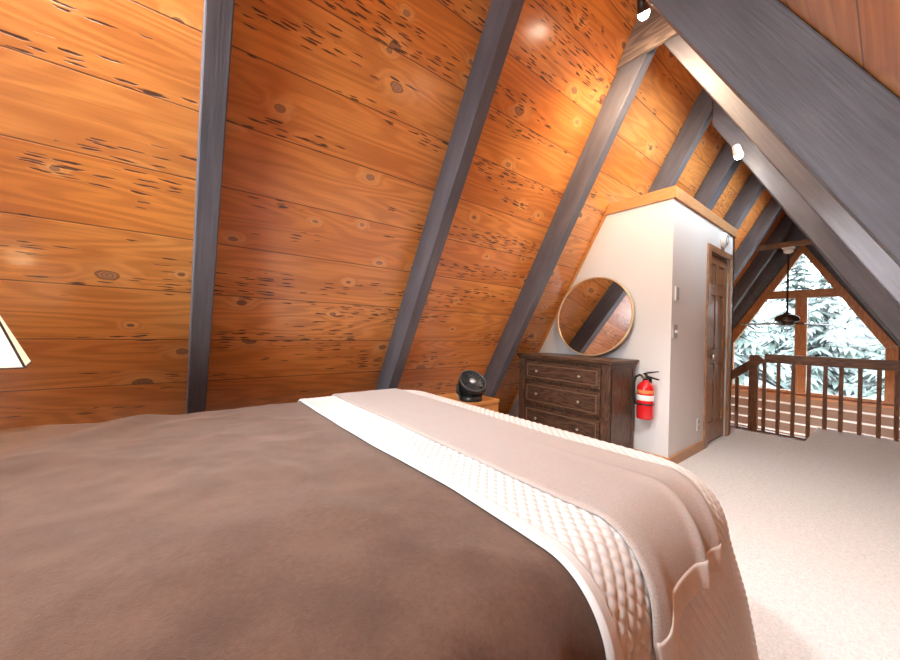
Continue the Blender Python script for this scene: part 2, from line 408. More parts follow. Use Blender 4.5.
# front gable with the window
GY = 9.20
bm = bmesh.new()
gp(bm, [(XL + LOWZ / T, LOWZ), (XR - LOWZ / T, LOWZ), (XR - .09 / T, .09), (XL + .09 / T, .09)], GY, .1)
struct(link('wall_front_lower', bm, 'log'))
G = dict(xl=-2.075, xr=-.086, z0=.174, zs=1.036, zt=1.93, zt2=2.076, xa=RX, za=2.77)
bm = bmesh.new()
gp(bm, [(XL + .09 / T, .09), (-2.225, .09), (-2.225, 1.088), (XL + 1.088 / T, 1.088)], GY, .1)
gp(bm, [(XL + 1.088 / T, 1.088), (-2.225, 1.088), (RX, 2.955), (RX, RZ)], GY, .1)
gp(bm, [(XR - .09 / T, .09), (.052, .09), (.052, 1.088), (XR - 1.088 / T, 1.088)], GY, .1)
gp(bm, [(XR - 1.088 / T, 1.088), (.028, 1.088), (RX, 2.95), (RX, RZ)], GY, .1)
struct(link('wall_front', bm, 'rafter'))
w = bpy.data.objects.new('window_1', None); C.objects.link(w); w.location = (RX, GY, 0); struct(w)
def wpart(name, pts, mat, y=GY - .03, dy=.11):
    return link(name, PR([(x - RX, y - GY, z) for x, z in pts], (0, dy, 0)), mat, w, bevel=.004)
wpart('window_sill', [(-2.25, .06), (.08, .06), (.08, .11), (-2.25, .11)], 'firx', GY - .08, .16)
wpart('sill_rail', [(-2.225, .111), (.052, .111), (.052, G['z0']), (-2.225, G['z0'])], 'firx')
wpart('side_post', [(-2.225, G['z0']), (G['xl'], G['z0']), (G['xl'], G['zs']), (-2.225, 1.088)], 'fir')
wpart('side_post', [(G['xr'], G['z0']), (.052, G['z0']), (.052, 1.088), (G['xr'], G['zs'])], 'fir')
wpart('sloping_frame', [(-2.225, 1.088), (G['xl'], G['zs']), (RX, G['za']), (RX, 2.955)], 'fir')
wpart('sloping_frame', [(.030, 1.088), (RX, 2.955), (RX, G['za']), (G['xr'], G['zs'])], 'fir')
sx = lambda z, s: (G['xl'] + (z - G['zs']) * (RX - G['xl']) / (G['za'] - G['zs'])) if s < 0 else (G['xr'] - (z - G['zs']) * (G['xr'] - RX) / (G['za'] - G['zs']))
wpart('transom', [(sx(G['zt'], -1), G['zt']), (sx(G['zt'], 1), G['zt']), (sx(G['zt2'], 1), G['zt2']), (sx(G['zt2'], -1), G['zt2'])], 'firx', GY - .035)
wpart('mullion', [(-1.158, G['z0']), (-.999, G['z0']), (-.999, G['zt']), (-1.158, G['zt'])], 'fir', GY - .035)
def pane(pts): link('pane', PR([(x - RX, .03, z) for x, z in pts], (0, .005, 0)), 'glass', w)
pane([(G['xl'], G['z0']), (-1.158, G['z0']), (-1.158, G['zt']), (sx(G['zt'], -1), G['zt']), (G['xl'], G['zs'])])
pane([(-.999, G['z0']), (G['xr'], G['z0']), (G['xr'], G['zs']), (sx(G['zt'], 1), G['zt']), (-.999, G['zt'])])
pane([(sx(G['zt2'], -1), G['zt2']), (sx(G['zt2'], 1), G['zt2']), (RX, G['za'])])

# rafters: every one a thing
LLAB = ['dark grey rafter on left slope, nearest the lampshade', 'grey rafter on left slope rising from behind the white quilt edge',
        'brown lit rafter on left slope rising beside the dresser', 'dark rafter on left slope just above front of closet top',
        'dark rafter on left slope above the far end of the closet', 'dark rafter on left slope just past the closet, before the ceiling fan',
        'dark rafter on left slope beyond closet, level with ceiling fan', 'last dark rafter on left slope, against the window gable']
RLAB = [None, 'broad dark grey rafter crossing the upper right, nearest of the right slope', 'tan lit rafter on right slope, second from the camera, joining ridge plate',
        'dark rafter on right slope, third from the camera', 'dark rafter on right slope, fourth from the camera', 'dark rafter on right slope over the railing end',
        'dark rafter on right slope level with the ceiling fan', 'last dark rafter on right slope, against the window gable']
def rafter(y, side, low, lab, RW, RD=.19):
    top = SL - (RD / 2) / T * .0
    # cross-section profile in the slope plane: mitred at the ridge
    e = RD / T
    def P(s, dep):   # s up the slope, dep below the sheathing
        return (s, dep)
    bm = bmesh.new()
    if side < 0:
        mw = ML @ Matrix.Translation((y, 0, 0)); xs = (0, RW)
    else:
        mw = MR @ Matrix.Translation((-y, 0, 0)); xs = (-RW, 0)
    g = .0015
    top0 = SL - .003 - g * T; top1 = SL - .003 - RD * (1 / (math.tan(PI / 2 - AL)) if False else T * 0) - RD / math.tan(PI / 2 - AL + 1e-9) * 0
    # mitre plane x = RX: at depth dep the slope coordinate is SL - dep * tan(AL)
    pts = [(low + g / T, g), (SL - .004 - g * T, g), (SL - .004 - RD * T, RD), (low + RD / T, RD)]
    a = [bm.verts.new((xs[0], p[0], p[1])) for p in pts]; b = [bm.verts.new((xs[1], p[0], p[1])) for p in pts]
    bm.faces.new(a); bm.faces.new(b[::-1])
    for i in range(4): bm.faces.new((a[i], b[i], b[(i + 1) % 4], a[(i + 1) % 4]))
    o = link('rafter', bm, 'rafter', bevel=.006, mw=mw)
    tag(o, lab, 'rafter', 'rafters of the left slope' if side < 0 else 'rafters of the right slope')
for i, y in enumerate(RY):
    low = .0015 / SA if y < 6.3 else LOWZ / SA + .2
    rafter(y, -1, low, LLAB[i], RWS[i])
    if RLAB[i]: rafter(y, 1, low, RLAB[i], RWS[i], .19 if i < 3 else .265)

# ridge plate joining the third pair
zb = 3.182
gx = zb / T
gp_ = [(XL + gx + .006, 2.602, zb), (XR - gx - .006, 2.602, zb), (RX + .012, 2.602, RZ - .02), (RX - .012, 2.602, RZ - .02)]
tag(link('ridge_plate', PR(gp_, (0, .0265, 0)), 'gusset', bevel=.003), 'brown triangular board across the ridge, under the lit spotlight', 'roof plate')

# collar tie carrying the ceiling fan
zc0, zc1 = 2.636, 2.72
tag(link('collar_tie', PR([(XL + zc0 / T + .004, 7.72, zc0), (XR - zc0 / T - .004, 7.72, zc0), (XR - zc1 / T - .004, 7.72, zc1), (XL + zc1 / T + .004, 7.72, zc1)], (0, .038, 0)), 'railx', bevel=.004),
    'short reddish wooden tie across the roof peak above the ceiling fan', 'beam')

# ------------------------------------------------------------------ ceiling fan
fy = 7.80
fan = thing('ceiling_fan', 'dark ceiling fan hanging on a long rod before the window', 'ceiling fan', (RX, fy, -.04))
link('canopy', LA([(.015, 2.575), (.06, 2.60), (.065, 2.655), (.05, 2.66)], 24), 'white', fan, smooth=True)
link('mount_plate', B((-.075, -.065, 2.66), (.075, .06, 2.6755)), 'white', fan)
link('down_rod', TU([(0, 0, 1.60), (0, 0, 2.60)], .014, 10), 'bronze', fan, smooth=True)
link('motor_housing', LA([(.03, 1.62), (.05, 1.60), (.105, 1.575), (.15, 1.535), (.155, 1.49), (.14, 1.475), (.10, 1.455), (.09, 1.43), (.075, 1.415), (.03, 1.405)][::-1], 28), 'bronze', fan, smooth=False)
for i in range(5):
    a = 2 * PI * i / 5 + PI
    mt = Matrix.Rotation(a, 4, 'Z') @ Matrix.Rotation(.13, 4, 'X')
    bl = link('blade', PR([(.2, -.05, 1.425), (.55, -.065, 1.425), (.585, -.03, 1.425), (.585, .04, 1.425), (.55, .065, 1.425), (.2, .05, 1.425)], (0, 0, .008)), 'blade', fan)
    for v in bl.data.vertices: v.co = Matrix.Rotation(a, 4, 'Z') @ (Matrix.Translation((0, 0, 1.43)) @ Matrix.Rotation(.15, 4, 'X') @ Matrix.Translation((0, 0, -1.43)) @ v.co)
    br = link('blade_arm', B((.08, -.014, 1.434), (.26, .014, 1.446), Matrix.Rotation(a, 4, 'Z')), 'bronze', bl)

# ------------------------------------------------------------------ railing and stairs
RYL = 6.55
rail = thing('railing', 'brown wooden loft railing with square balusters before the window', 'railing', (0, RYL, 0))
link('top_rail', B((-1.125, -.022, .805), (.42, .022, .925)), 'railx', rail, bevel=.005)
link('newel_post', B((-1.285, -.045, -.40), (-1.19, .045, .905)), 'rail', rail, bevel=.004)
bxs = [-1.123, -.977, -.829, -.683, -.535, -.399, -.246, -.100, .030, .175, .32]
bal = None
for x in bxs:
    z0 = -.155 if x < NX else .0
    me = None
    bm = B((-.019, -.019, z0), (.019, .019, .806)); o = link('baluster', bm, 'rail', rail, bevel=.003); o.location = (x, 0, 0)
# stair handrail falls away beside the newel
r0 = Vector((-1.14, 0, .87)); dr = Vector((-1, 0, -.83)).normalized(); up = Vector((-dr.z, 0, dr.x)) * -1
up = Vector((.83, 0, -1)).normalized() * -1
pts = [r0 + up * .055, r0 - up * .055, r0 + dr * 1.7 - up * .055, r0 + dr * 1.7 + up * .055]
hr = link('stair_handrail', PR([Vector(p) + Vector((0, -.068, 0)) for p in pts], (0, .040, 0)), 'railx', rail, bevel=.004)
for x in (-1.415, -1.56, -1.70, -1.85):
    zt = .87 - .055 * 1.25 + (x + 1.14) * .83
    o = link('baluster', B((-.019, -.019, zt - .80), (.019, .019, zt)), 'rail', rail, bevel=.003); o.location = (x, -.045, 0)
link('stair_stringer', B((-1.9, -.03, -.40), (NX - .003, .03, -.157)), 'railx', rail)
st = thing('staircase', 'dark stair flight dropping away behind the wooden newel post', 'stairs', (NX, 6.02, 0))
for i in range(9):
    link('tread', B((-.86 - .26 * i, -.43, -.22 - .19 * i), (-.002 - (.60 + .26 * (i - 1) if i else 0), .43, -.18 - .19 * i)), 'blade', st, bevel=.004)

# ------------------------------------------------------------------ bed
ZT = .678
X0F, X1F, YF, R, RC = -2.20, -.435, 1.365, .13, .13
bed = thing('bed', 'wide bed under a brown blanket in front of the camera', 'bed', (-1.3, .3, 0))
def rel(a, b): return (a[0] + 1.3, a[1] - .3, a[2]), (b[0] + 1.3, b[1] - .3, b[2])
link('mattress', B(*rel((-2.27, -.74, .38), (-.37, 1.42, .645))), 'mattress', bed, bevel=.07, seg=4)
link('box_spring', B(*rel((-2.25, -.72, .14), (-.38, 1.42, .379))), 'mattress', bed, bevel=.03)
for x in (-2.2, -.43):
    for y in (-.66, 1.36): link('leg', B(*rel((x - .03, y - .03, .0), (x + .03, y + .03, .1395))), 'dresserz', bed)

def drape(px, py, off=0, flare=.04, cflare=.22, zmin=.02):
    cx0, cx1, cy = X0F + RC, X1F - RC, YF - RC
    ex = px - cx1 if px > cx1 else (px - cx0 if px < cx0 else 0)
    ey = py - cy if py > cy else 0
    d = math.hypot(ex, ey); e = d - RC
    if e < 1e-9: return Vector((px, py, ZT + off)), Vector((0, 0, 1))
    dx, dy = ex / d, ey / d; th = e / R
    bx = min(max(px, cx0), cx1) + dx * RC; by = min(py, cy) + dy * RC
    if th < PI / 2:
        s, c = math.sin(th), math.cos(th)
        n = Vector((dx * s, dy * s, c)); return Vector((bx + dx * R * s, by + dy * R * s, ZT - R + R * c)) + n * off, n
    dp = e - R * PI / 2
    cf = abs(2 * dx * dy)
    k = (flare + cflare * cf ** 1.5) * (1 if ex >= 0 else .1)
    v = math.sqrt(1 - k * k)
    n = Vector((dx * v, dy * v, k))
    p = Vector((bx + dx * (R + k * dp), by + dy * (R + k * dp), ZT - R - v * dp)) + n * off
    if p.z < zmin: p.z = zmin
    return p, n
def sheet(name, U, V, nu, nv, fn, mat, parent=None, thick=.008, uv=True):
    bm = bmesh.new(); g = []; uvl = bm.loops.layers.uv.new('uv'); P = {}
    for i in range(nu + 1):
        row = []
        for j in range(nv + 1):
            u = U[0] + (U[1] - U[0]) * i / nu; v = V[0] + (V[1] - V[0]) * j / nv
            q = bm.verts.new(fn(u, v)); P[q] = (u, v); row.append(q)
        g.append(row)
    for i in range(nu):
        for j in range(nv):
            f = bm.faces.new((g[i][j], g[i + 1][j], g[i + 1][j + 1], g[i][j + 1]))
            for l in f.loops: l[uvl].uv = P[l.vert]
    o = link(name, bm, mat, parent, smooth=True, recalc=False)
    if thick:
        md = o.modifiers.new('thick', 'SOLIDIFY'); md.thickness = thick; md.offset = -1
    return o
def nz(x, y, s, seed=0): return mnoise.noise(Vector((x * s, y * s, seed)))
XLE, XRE = -2.20 - .13 * PI / 2 - .12, -.435 + .13 * PI / 2
# brown fleece covers everything
def wave(v): return .010 * math.sin(9 * v + 1) + .006
def f_blanket(u, v):
    p, n = drape(u, v)
    h = .006 * nz(u, v, 2.2, 1) + .004 * nz(u, v, 5, 2) + .0018 * nz(u, v, 16, 3)
    # soft creases near the far left corner
    h += .006 * (1 - abs(nz(u * .8 + v * .5, v * 1.1 - u * .3, 3.1, 8))) ** 5
    h += .013 * max(0, 1 - math.hypot((u + 2.05) / .8, (v + .35) / .55)) * math.sin(19 * (v + .35) + 7 * (u + 2) + 2.4 * nz(u, v, 3, 5))
    hang = min(1, max(0, (u - X1F - .08) / .12))
    under = min(1, max(0, (v - .50) / .09)); h *= 1 - .7 * under
    h += under * (hang * wave(v) - .004); hang *= 1 - under
    h += hang * .016 * math.sin(15 * v + 1.1 * math.sin(6 * v) + 2) + hang * .008 * math.sin(34 * v + 3 * u)
    return p + n * h
tag(sheet('blanket', (XLE, XRE + .47), (-.74, 1.385 + .13 * PI / 2 + .15), 190, 150, f_blanket, 'fleece', None, .006),
    'dark brown fleece blanket spread over the whole bed', 'blanket')
# white quilt across the foot
def q_edge(u): return .592 + .030 * math.exp(-((u + .75) / .4) ** 2) + .006 * nz(u, 0, 4, 3)
def dia(u, v):
    s = .018
    a = (u + v) / (2 * s); b = (u - v) / (2 * s)
    ca = abs(math.sin(PI * a)); cb = abs(math.sin(PI * b))
    return (ca * cb) ** .5
QV1 = 1.385 + .13 * PI / 2 + .40
def wave(v): return .010 * math.sin(9 * v + 1) + .006
def f_quilt(u, v0):
    e = q_edge(min(u, -.25)); tt = (v0 - .59) / (QV1 - .59)
    v = e + (QV1 - e) * tt
    p, n = drape(u, v, .0)
    h = .012
    border = min(1, max(0, (v - e - .030) / .006))
    far = min(1, max(0, (QV1 - v - .03) / .006))
    h += .0058 * dia(u, v) * min(border, far) + (.005 if border < .5 else 0) * min(1, (v - e) / .005)
    hang = min(1, max(0, (u - X1F - .15) / .2))
    h += hang * wave(v)
    if v - e < .004: h -= .006
    return p + n * h
qu = sheet('quilt', (-2.20 - .13 * PI / 2 + .02, XRE + .50), (.59, QV1), 900, 400, f_quilt, 'quilt', None, .005)
tag(qu, 'white diamond-stitched quilt folded across the foot of the bed', 'quilt')
# taupe throw on the quilt
TU0, TU1 = -2.20 - .05, -.435 + .13 * PI / 2 + .0
def f_throw(u, t, lift=0.):
    hang = min(1, max(0, (u - X1F + .02) / .26)); hang = hang * hang * (3 - 2 * hang)
    near = .80 + .012 * nz(u, 0, 2.4, 21) - .085 * hang + .06 * max(0, (u - X1F - .17) / .1)
    farv = 1.262 + .02 * nz(u, 0, 1.5, 31) - .165 * hang
    if u < -1.9: near += .0
    v = near + (farv - near) * t
    ue = u
    # lower hem is dragged down at the near corner
    if u > X1F: q = min(1, max(0, 1 - t / .24)); ue = u + hang * (.055 * q * q * (3 - 2 * q) - .006 * math.exp(-((t - .45) / .2) ** 2))
    p, n = drape(ue, v, 0)
    h = .029 + .002 * nz(u, v, 4, 11) + .0015 * nz(u, v, 12, 12) + min(1, max(0, (u - X1F - .15) / .2)) * wave(v)
    fold = .003 + .014 * math.exp(-((t - .10) / .09) ** 2) - .002 * math.exp(-((t - .33) / .14) ** 2) + .016 * math.exp(-((t - .66) / .05) ** 2) - .002 * math.exp(-((t - .78) / .06) ** 2) + .012 * math.exp(-((t - .93) / .05) ** 2)
    h += fold * hang
    rid = min(1, max(0, (u + .95) / .5))
    h += rid * (1 - hang) * .006 * (math.exp(-((t - .66) / .04) ** 2) + .8 * math.exp(-((t - .93) / .05) ** 2))
    e = min(t, 1 - t)
    if e < .02: h -= .006 * (1 - e / .02)
    return p + n * (h + lift)
thr = sheet('throw_blanket', (TU0, TU1), (0, 1), 210, 90, f_throw, 'wool', None, .009)
tag(thr, 'taupe woollen throw laid across the white quilt, hem hanging over the side', 'throw')
sheet('hem', (TU1 - .038, TU1 + .006), (0.004, .996), 8, 90, lambda u, t: f_throw(u, t, .0025), 'woolhem', thr, .014)

# ------------------------------------------------------------------ dresser
DX0, DX1, DYF, DYB, DT = -2.455, -1.435, 2.83, 3.335, .915
dr_ = thing('dresser', 'dark brown wooden three-drawer dresser against the white closet wall', 'dresser', ((DX0 + DX1) / 2, (DYF + DYB) / 2, 0))
ox, oy = (DX0 + DX1) / 2, (DYF + DYB) / 2
def db(a, b): return (a[0] - ox, a[1] - oy, a[2]), (b[0] - ox, b[1] - oy, b[2])
link('body', B(*db((DX0 + .03, DYF + .035, .09), (DX1 - .03, DYB - .005, DT - .035))), 'dresserz', dr_, bevel=.004)
bm = B(*db((DX0, DYF, DT - .024), (DX1, DYB, DT))); box(bm, *db((DX0 + .012, DYF + .013, DT - .045), (DX1 - .012, DYB - .004, DT - .0242)))
link('top', bm, 'dresser', dr_, bevel=.005)
for x0, x1 in ((DX0 + .02, DX0 + .095), (DX1 - .095, DX1 - .02)):
    link('corner_post', B(*db((x0, DYF + .018, .0), (x1, DYF + .034, DT - .046))), 'dresserz', dr_, bevel=.004)
bm = B(*db((DX0 + .0955, DYF + .022, .09), (DX1 - .0955, DYF + .034, .155)))
link('plinth', bm, 'dresser', dr_, bevel=.003)
for x0 in (DX0 + .03, DX1 - .1): link('leg', B(*db((x0, DYB - .08, 0), (x0 + .07, DYB - .01, .0895))), 'dresserz', dr_)
for z0, z1 in ((.665, .845), (.425, .635), (.175, .395)):
    xa, xb = DX0 + .105, DX1 - .105
    dw = link('drawer', B(*db((xa, DYF + .016, z0), (xb, DYF + .0345, z1))), 'dresser', dr_, bevel=.003)
    bm = bmesh.new(); m_ = .026; t_ = .008
    for a, b in (((xa + m_, z0 + m_), (xb - m_, z0 + m_ + t_)), ((xa + m_, z1 - m_ - t_), (xb - m_, z1 - m_)), ((xa + m_, z0 + m_ + t_), (xa + m_ + t_, z1 - m_ - t_)), ((xb - m_ - t_, z0 + m_ + t_), (xb - m_, z1 - m_ - t_))):
        box(bm, *db((a[0], DYF + .009, a[1]), (b[0], DYF + .0158, b[1])))
    link('drawer_moulding', bm, 'worn', dw, bevel=.002)
    link('drawer_panel', B(*db((xa + .044, DYF + .0125, z0 + .044), (xb - .044, DYF + .0158, z1 - .044))), 'dresser', dw, bevel=.002)
    for x in (xa + .16, xb - .19):
        link('knob', LA([(.008, 0), (.007, .012), (.013, .018), (.014, .025), (.009, .030)], 16, align(db((x, DYF + .012, (z0 + z1) / 2), (0, 0, 0))[0], (0, -1, 0))), 'nickel', dw, smooth=True)
bm = bmesh.new()
for a, b in (((DYF + .06, .14), (DYF + .068, .84)), ((DYB - .068, .14), (DYB - .06, .84)), ((DYF + .068, .14), (DYB - .068, .148)), ((DYF + .068, .832), (DYB - .068, .84))):
    box(bm, *db((DX1 - .0298, a[0], a[1]), (DX1 - .024, b[0], b[1])))
link('side_moulding', bm, 'dresserz', dr_, bevel=.002)

# ------------------------------------------------------------------ round mirror leaning on the wall
mr, mth = .405, .022
tilt = math.radians(7.5)
mc = Vector((-1.835, 0, 0))
byy = 3.245
nrm = Vector((0, -math.cos(tilt), math.sin(tilt))); upv = Vector((0, math.sin(tilt), math.cos(tilt)))
mcen = Vector((-1.885, byy, DT + .002)) + upv * mr - nrm * 0 
mm = Matrix(((1, 0, 0, 0), (0, 1, 0, 0), (0, 0, 1, 0), (0, 0, 0, 1)))
mi = thing('round_mirror', 'large round mirror with thin gold rim leaning on the closet wall', 'mirror', (mcen.x, mcen.y, DT))
def mloc(r, a, d): return upv * (r * math.cos(a)) + Vector((1, 0, 0)) * (r * math.sin(a)) + nrm * d + Vector((0, 0, mcen.z - DT))
bm = bmesh.new(); N = 72
prof = [(mr - .014, -.010), (mr, -.010), (mr, .014), (mr - .014, .014)]
rg = [[bm.verts.new(mloc(r, 2 * PI * i / N, dd)) for r, dd in prof] for i in range(N)]
for i in range(N):
    for j in range(4): bm.faces.new((rg[i][j], rg[i][(j + 1) % 4], rg[(i + 1) % N][(j + 1) % 4], rg[(i + 1) % N][j]))
link('rim', bm, 'brass', mi, bevel=.002)
bm = bmesh.new()
a_ = [bm.verts.new(mloc(mr - .0145, 2 * PI * i / N, .004)) for i in range(N)]; b_ = [bm.verts.new(mloc(mr - .0145, 2 * PI * i / N, -.004)) for i in range(N)]
bm.faces.new(a_); bm.faces.new(b_[::-1])
for i in range(N): bm.faces.new((a_[i], a_[(i + 1) % N], b_[(i + 1) % N], b_[i]))
link('mirror_glass', bm, 'mirror', mi)

# ------------------------------------------------------------------ fire extinguisher
ex = thing('fire_extinguisher', 'red fire extinguisher hung on white wall beside the dresser', 'fire extinguisher', (-1.350, 3.272, .400))
link('cylinder', LA([(.05, 0), (.066, .006), (.068, .02), (.068, .265), (.062, .295), (.045, .318), (.028, .328), (.024, .345)], 32), 'red', ex, smooth=True)
link('label', lathe(bmesh.new(), [(.0686, .168), (.0690, .169), (.0690, .214), (.0686, .215)], 32), 'label', ex, smooth=True)
link('label', lathe(bmesh.new(), [(.0686, .228), (.0689, .229), (.0689, .258), (.0686, .259)], 32), 'yellab', ex, smooth=True)['label'] = 'faded gold printed band'
bm = LA([(.0692, .128), (.0712, .129), (.0712, .141), (.0692, .142)], 32)
link('strap', bm, 'black', ex, smooth=True)
link('valve', LA([(.022, .342), (.022, .365), (.015, .37), (.015, .392), (.006, .40)], 20), 'bronze', ex, smooth=True)
link('carry_handle', PR([(0, -.010, .372), (.10, -.010, .352), (.112, -.010, .356), (.105, -.010, .364), (.0, -.010, .388)], (0, .020, 0)), 'black', ex, bevel=.002)
link('squeeze_lever', PR([(-.02, -.009, .392), (.03, -.009, .405), (.105, -.009, .425), (.103, -.009, .433), (.02, -.009, .417), (-.022, -.009, .402)], (0, .018, 0)), 'black', ex, bevel=.002)
link('gauge', LA([(.017, 0), (.017, .012), (.012, .014)], 20, align((-.008, -.022, .372), (-.3, -1, .1))), 'nickel', ex, smooth=True)
link('hose', TU([(-.015, 0, .375), (-.05, -.005, .385), (-.080, -.01, .365), (-.094, -.012, .32), (-.094, -.012, .24), (-.090, -.012, .17), (-.080, -.012, .12)], [.009, .010, .011, .011, .011, .011, .009], 10), 'black', ex, smooth=True)
link('pull_pin', TU([(.018 * math.cos(t * .7), -.014, .415 + .018 + .018 * math.sin(t * .7)) for t in range(9)], .002, 6, True), 'nickel', ex)
link('wall_bracket', B((-.018, .0715, .05), (.018, .0865, .36)), 'bronze', ex)

# wall fittings on the closet side
def plate(name, lab, cat, y, z, w, h, mat, extra=None):
    o = thing(name, lab, cat, (BX + .0005, y, z))
    link('cover_plate', B((0, -w / 2, -h / 2), (.007, w / 2, h / 2)), mat, o, bevel=.002)
    return o
sw = plate('light_switch', 'grey double light switch plate on closet side wall', 'light switch', 3.445, 1.18, .085, .12, 'grey')
for y in (-.018, .018): link('toggle', B((.0072, y - .006, -.014), (.016, y + .006, .012)), 'white', sw, bevel=.001)
th = plate('thermostat', 'small pale thermostat high on closet side wall, above the switch', 'thermostat', 3.46, 1.515, .075, .13, 'white')
link('cover', B((.0072, -.030, -.055), (.012, .030, .055)), 'grey', th, bevel=.003)
ou = plate('power_outlet', 'white power outlet low on wall beside the closet door', 'outlet', 4.09, .27, .075, .12, 'white')
for z in (-.03, .03): link('socket', B((.0072, -.016, z - .018), (.0085, .016, z + .018)), 'grey', ou, bevel=.001)
al = thing('smoke_alarm', 'round white smoke alarm on wall above the closet door', 'smoke alarm', (BX + .001, 4.74, 2.215))
link('housing', LA([(.085, 0), (.088, .012), (.082, .03), (.06, .042), (.03, .046)], 32, align((0, 0, 0), (1, 0, 0))), 'white', al, smooth=True)
link('vent_ring', LA([(.05, .0435), (.052, .0465), (.045, .0475), (.04, .0455)], 32, align((0, 0, 0), (1, 0, 0))), 'grey', al, smooth=True)

# ------------------------------------------------------------------ pine stand and small black fan
sx0, sx1, sy0, sy1, sz = -2.33, -1.925, 1.70, 2.03, .60
sd = thing('side_stand', 'orange pine stand behind the foot of the bed, under the black fan', 'stand', ((sx0 + sx1) / 2, (sy0 + sy1) / 2, 0))
hw, hd = (sx1 - sx0) / 2, (sy1 - sy0) / 2
link('top', B((-hw, -hd, sz - .03), (hw, hd, sz)), 'stand', sd, bevel=.006)
bm = bmesh.new()
box(bm, (-hw + .008, -hd + .008, .06), (-hw + .028, hd - .008, sz - .0302)); box(bm, (hw - .028, -hd + .008, .06), (hw - .008, hd - .008, sz - .0302)); box(bm, (-hw + .0285, hd - .028, .06), (hw - .0285, hd - .008, sz - .0302))
link('side_panel', bm, 'stand', sd)
link('shelf', B((-hw + .0285, -hd + .012, .28), (hw - .0285, hd - .0285, .30)), 'stand', sd)
link('drawer', B((-hw + .03, -hd + .006, .42), (hw - .03, -hd + .024, sz - .034)), 'stand', sd, bevel=.003)
for x in (-hw + .012, hw - .042):
    for y in (-hd + .012, hd - .042): link('leg', B((x, y, 0), (x + .03, y + .03, .0598)), 'stand', sd)

fc = Vector((-2.015, 1.80, sz))
fn = thing('desk_fan', 'small black air circulator fan tilted upward on the pine stand', 'fan', (fc.x, fc.y, fc.z))
fd = Vector((.66, -.16, .78)).normalized()
hc = Vector((0, 0, .125))
mt = align(hc - fd * .05, fd)
link('base', LA([(.088, 0), (.09, .008), (.085, .03), (.06, .045)], 32), 'black', fn, smooth=True)
lat = Vector((-fd.y, fd.x, 0)).normalized()
for s in (-1, 1):
    link('yoke_arm', TU([lat * s * .075 + Vector((0, 0, .03)), lat * s * .112 + Vector((0, 0, .07)), lat * s * .112 + hc], [.016, .016, .013], 10), 'black', fn, smooth=True)
hs = link('housing', lathe(bmesh.new(), [(.045, -.055), (.08, -.045), (.098, 0), (.106, .06), (.110, .085), (.103, .092), (.098, .085), (.094, .05)], 36, mt, caps=False), 'black', fn, smooth=True)
link('rear_cap', LA([(.046, -.0545), (.046, -.05)], 24, mt), 'black', fn)
bm = bmesh.new()
for r in (.034, .052, .070, .086):
    tube(bm, [mt @ Vector((r * math.cos(2 * PI * i / 36), r * math.sin(2 * PI * i / 36), .084)) for i in range(36)], .0016, 5, True)
for i in range(18):
    a = 2 * PI * i / 18
    tube(bm, [mt @ Vector((r * math.cos(a + q), r * math.sin(a + q), .085)) for r, q in ((.026, 0), (.06, .12), (.099, .22))], .0016, 5)
link('grille', bm, 'darkgrey', fn)
link('front_ring', TU([mt @ Vector((.104 * math.cos(2 * PI * i / 40), .104 * math.sin(2 * PI * i / 40), .090)) for i in range(40)], .0055, 8, True), 'darkgrey', fn, smooth=True)
link('hub_cap', LA([(.026, .078), (.026, .088), (.018, .093), (.006, .094)], 24, mt), 'hub', fn, smooth=True)
bm = bmesh.new()
for i in range(5):
    a = 2 * PI * i / 5
    R3 = mt @ Matrix.Rotation(a, 4, 'Z')
    prism(bm, [R3 @ Vector(p) for p in ((.02, -.018, .045), (.085, -.035, .055), (.09, .0, .062), (.085, .03, .068), (.02, .016, .06))], (R3.to_3x3() @ Vector((0, 0, .003))))
link('fan_blades', bm, 'black', fn)
link('control_knob', LA([(.014, 0), (.014, .012), (.010, .016)], 18, align(Vector((-.062, -.066, .022)), (-.6, -.7, .25))), 'hub', fn, smooth=True)

# ------------------------------------------------------------------ wall lamp at the left edge
lc = Vector((-2.16, -.617, .948))
lp = thing('wall_lamp', 'lit pale parchment pyramid lampshade with dark ribs, at the left edge', 'lamp', (lc.x, lc.y, lc.z))
hb, ht, hh = .14, .045, .235
ang = math.radians(9)
def cr(h, i, z, g=0): a = ang + PI / 4 + PI / 2 * i; return Vector(((h - g) * math.sqrt(2) * math.cos(a), (h - g) * math.sqrt(2) * math.sin(a), z))
for i in range(4):
    pts = [cr(hb, i, 0), cr(hb, i + 1, 0), cr(ht, i + 1, hh), cr(ht, i, hh)]
    nn = (pts[1] - pts[0]).cross(pts[3] - pts[0]).normalized()
    link('shade_panel', PR(pts, nn * -.003), 'shade', lp)
bm = bmesh.new()
for i in range(4):
    if i % 2 == 0: tube(bm, [cr(hb, i, 0), cr(ht, i, hh)], .0042, 6)
    tube(bm, [cr(hb, i, .0), cr(hb, i + 1, .0)], .0035, 6); tube(bm, [cr(ht, i, hh), cr(ht, i + 1, hh)], .0035, 6)
link('shade_frame', bm, 'bronze', lp)
xw = inx(lc.z + .02) - lc.x
link('arm', TU([(0, 0, .045), (0, 0, .02), (-.03, -.02, .015), (xw + .02, -.15, .02)], .008, 8), 'bronze', lp, smooth=True)
link('wall_plate', LA([(.05, 0), (.05, .012), (.02, .02)], 24, align((xw + .002, -.15, .02), (SA, 0, -CA))), 'bronze', lp, smooth=True)
link('bulb', LA([(.012, .04), (.03, .07), (.034, .10), (.02, .14), (.012, .16)], 20), 'white', lp, smooth=True)

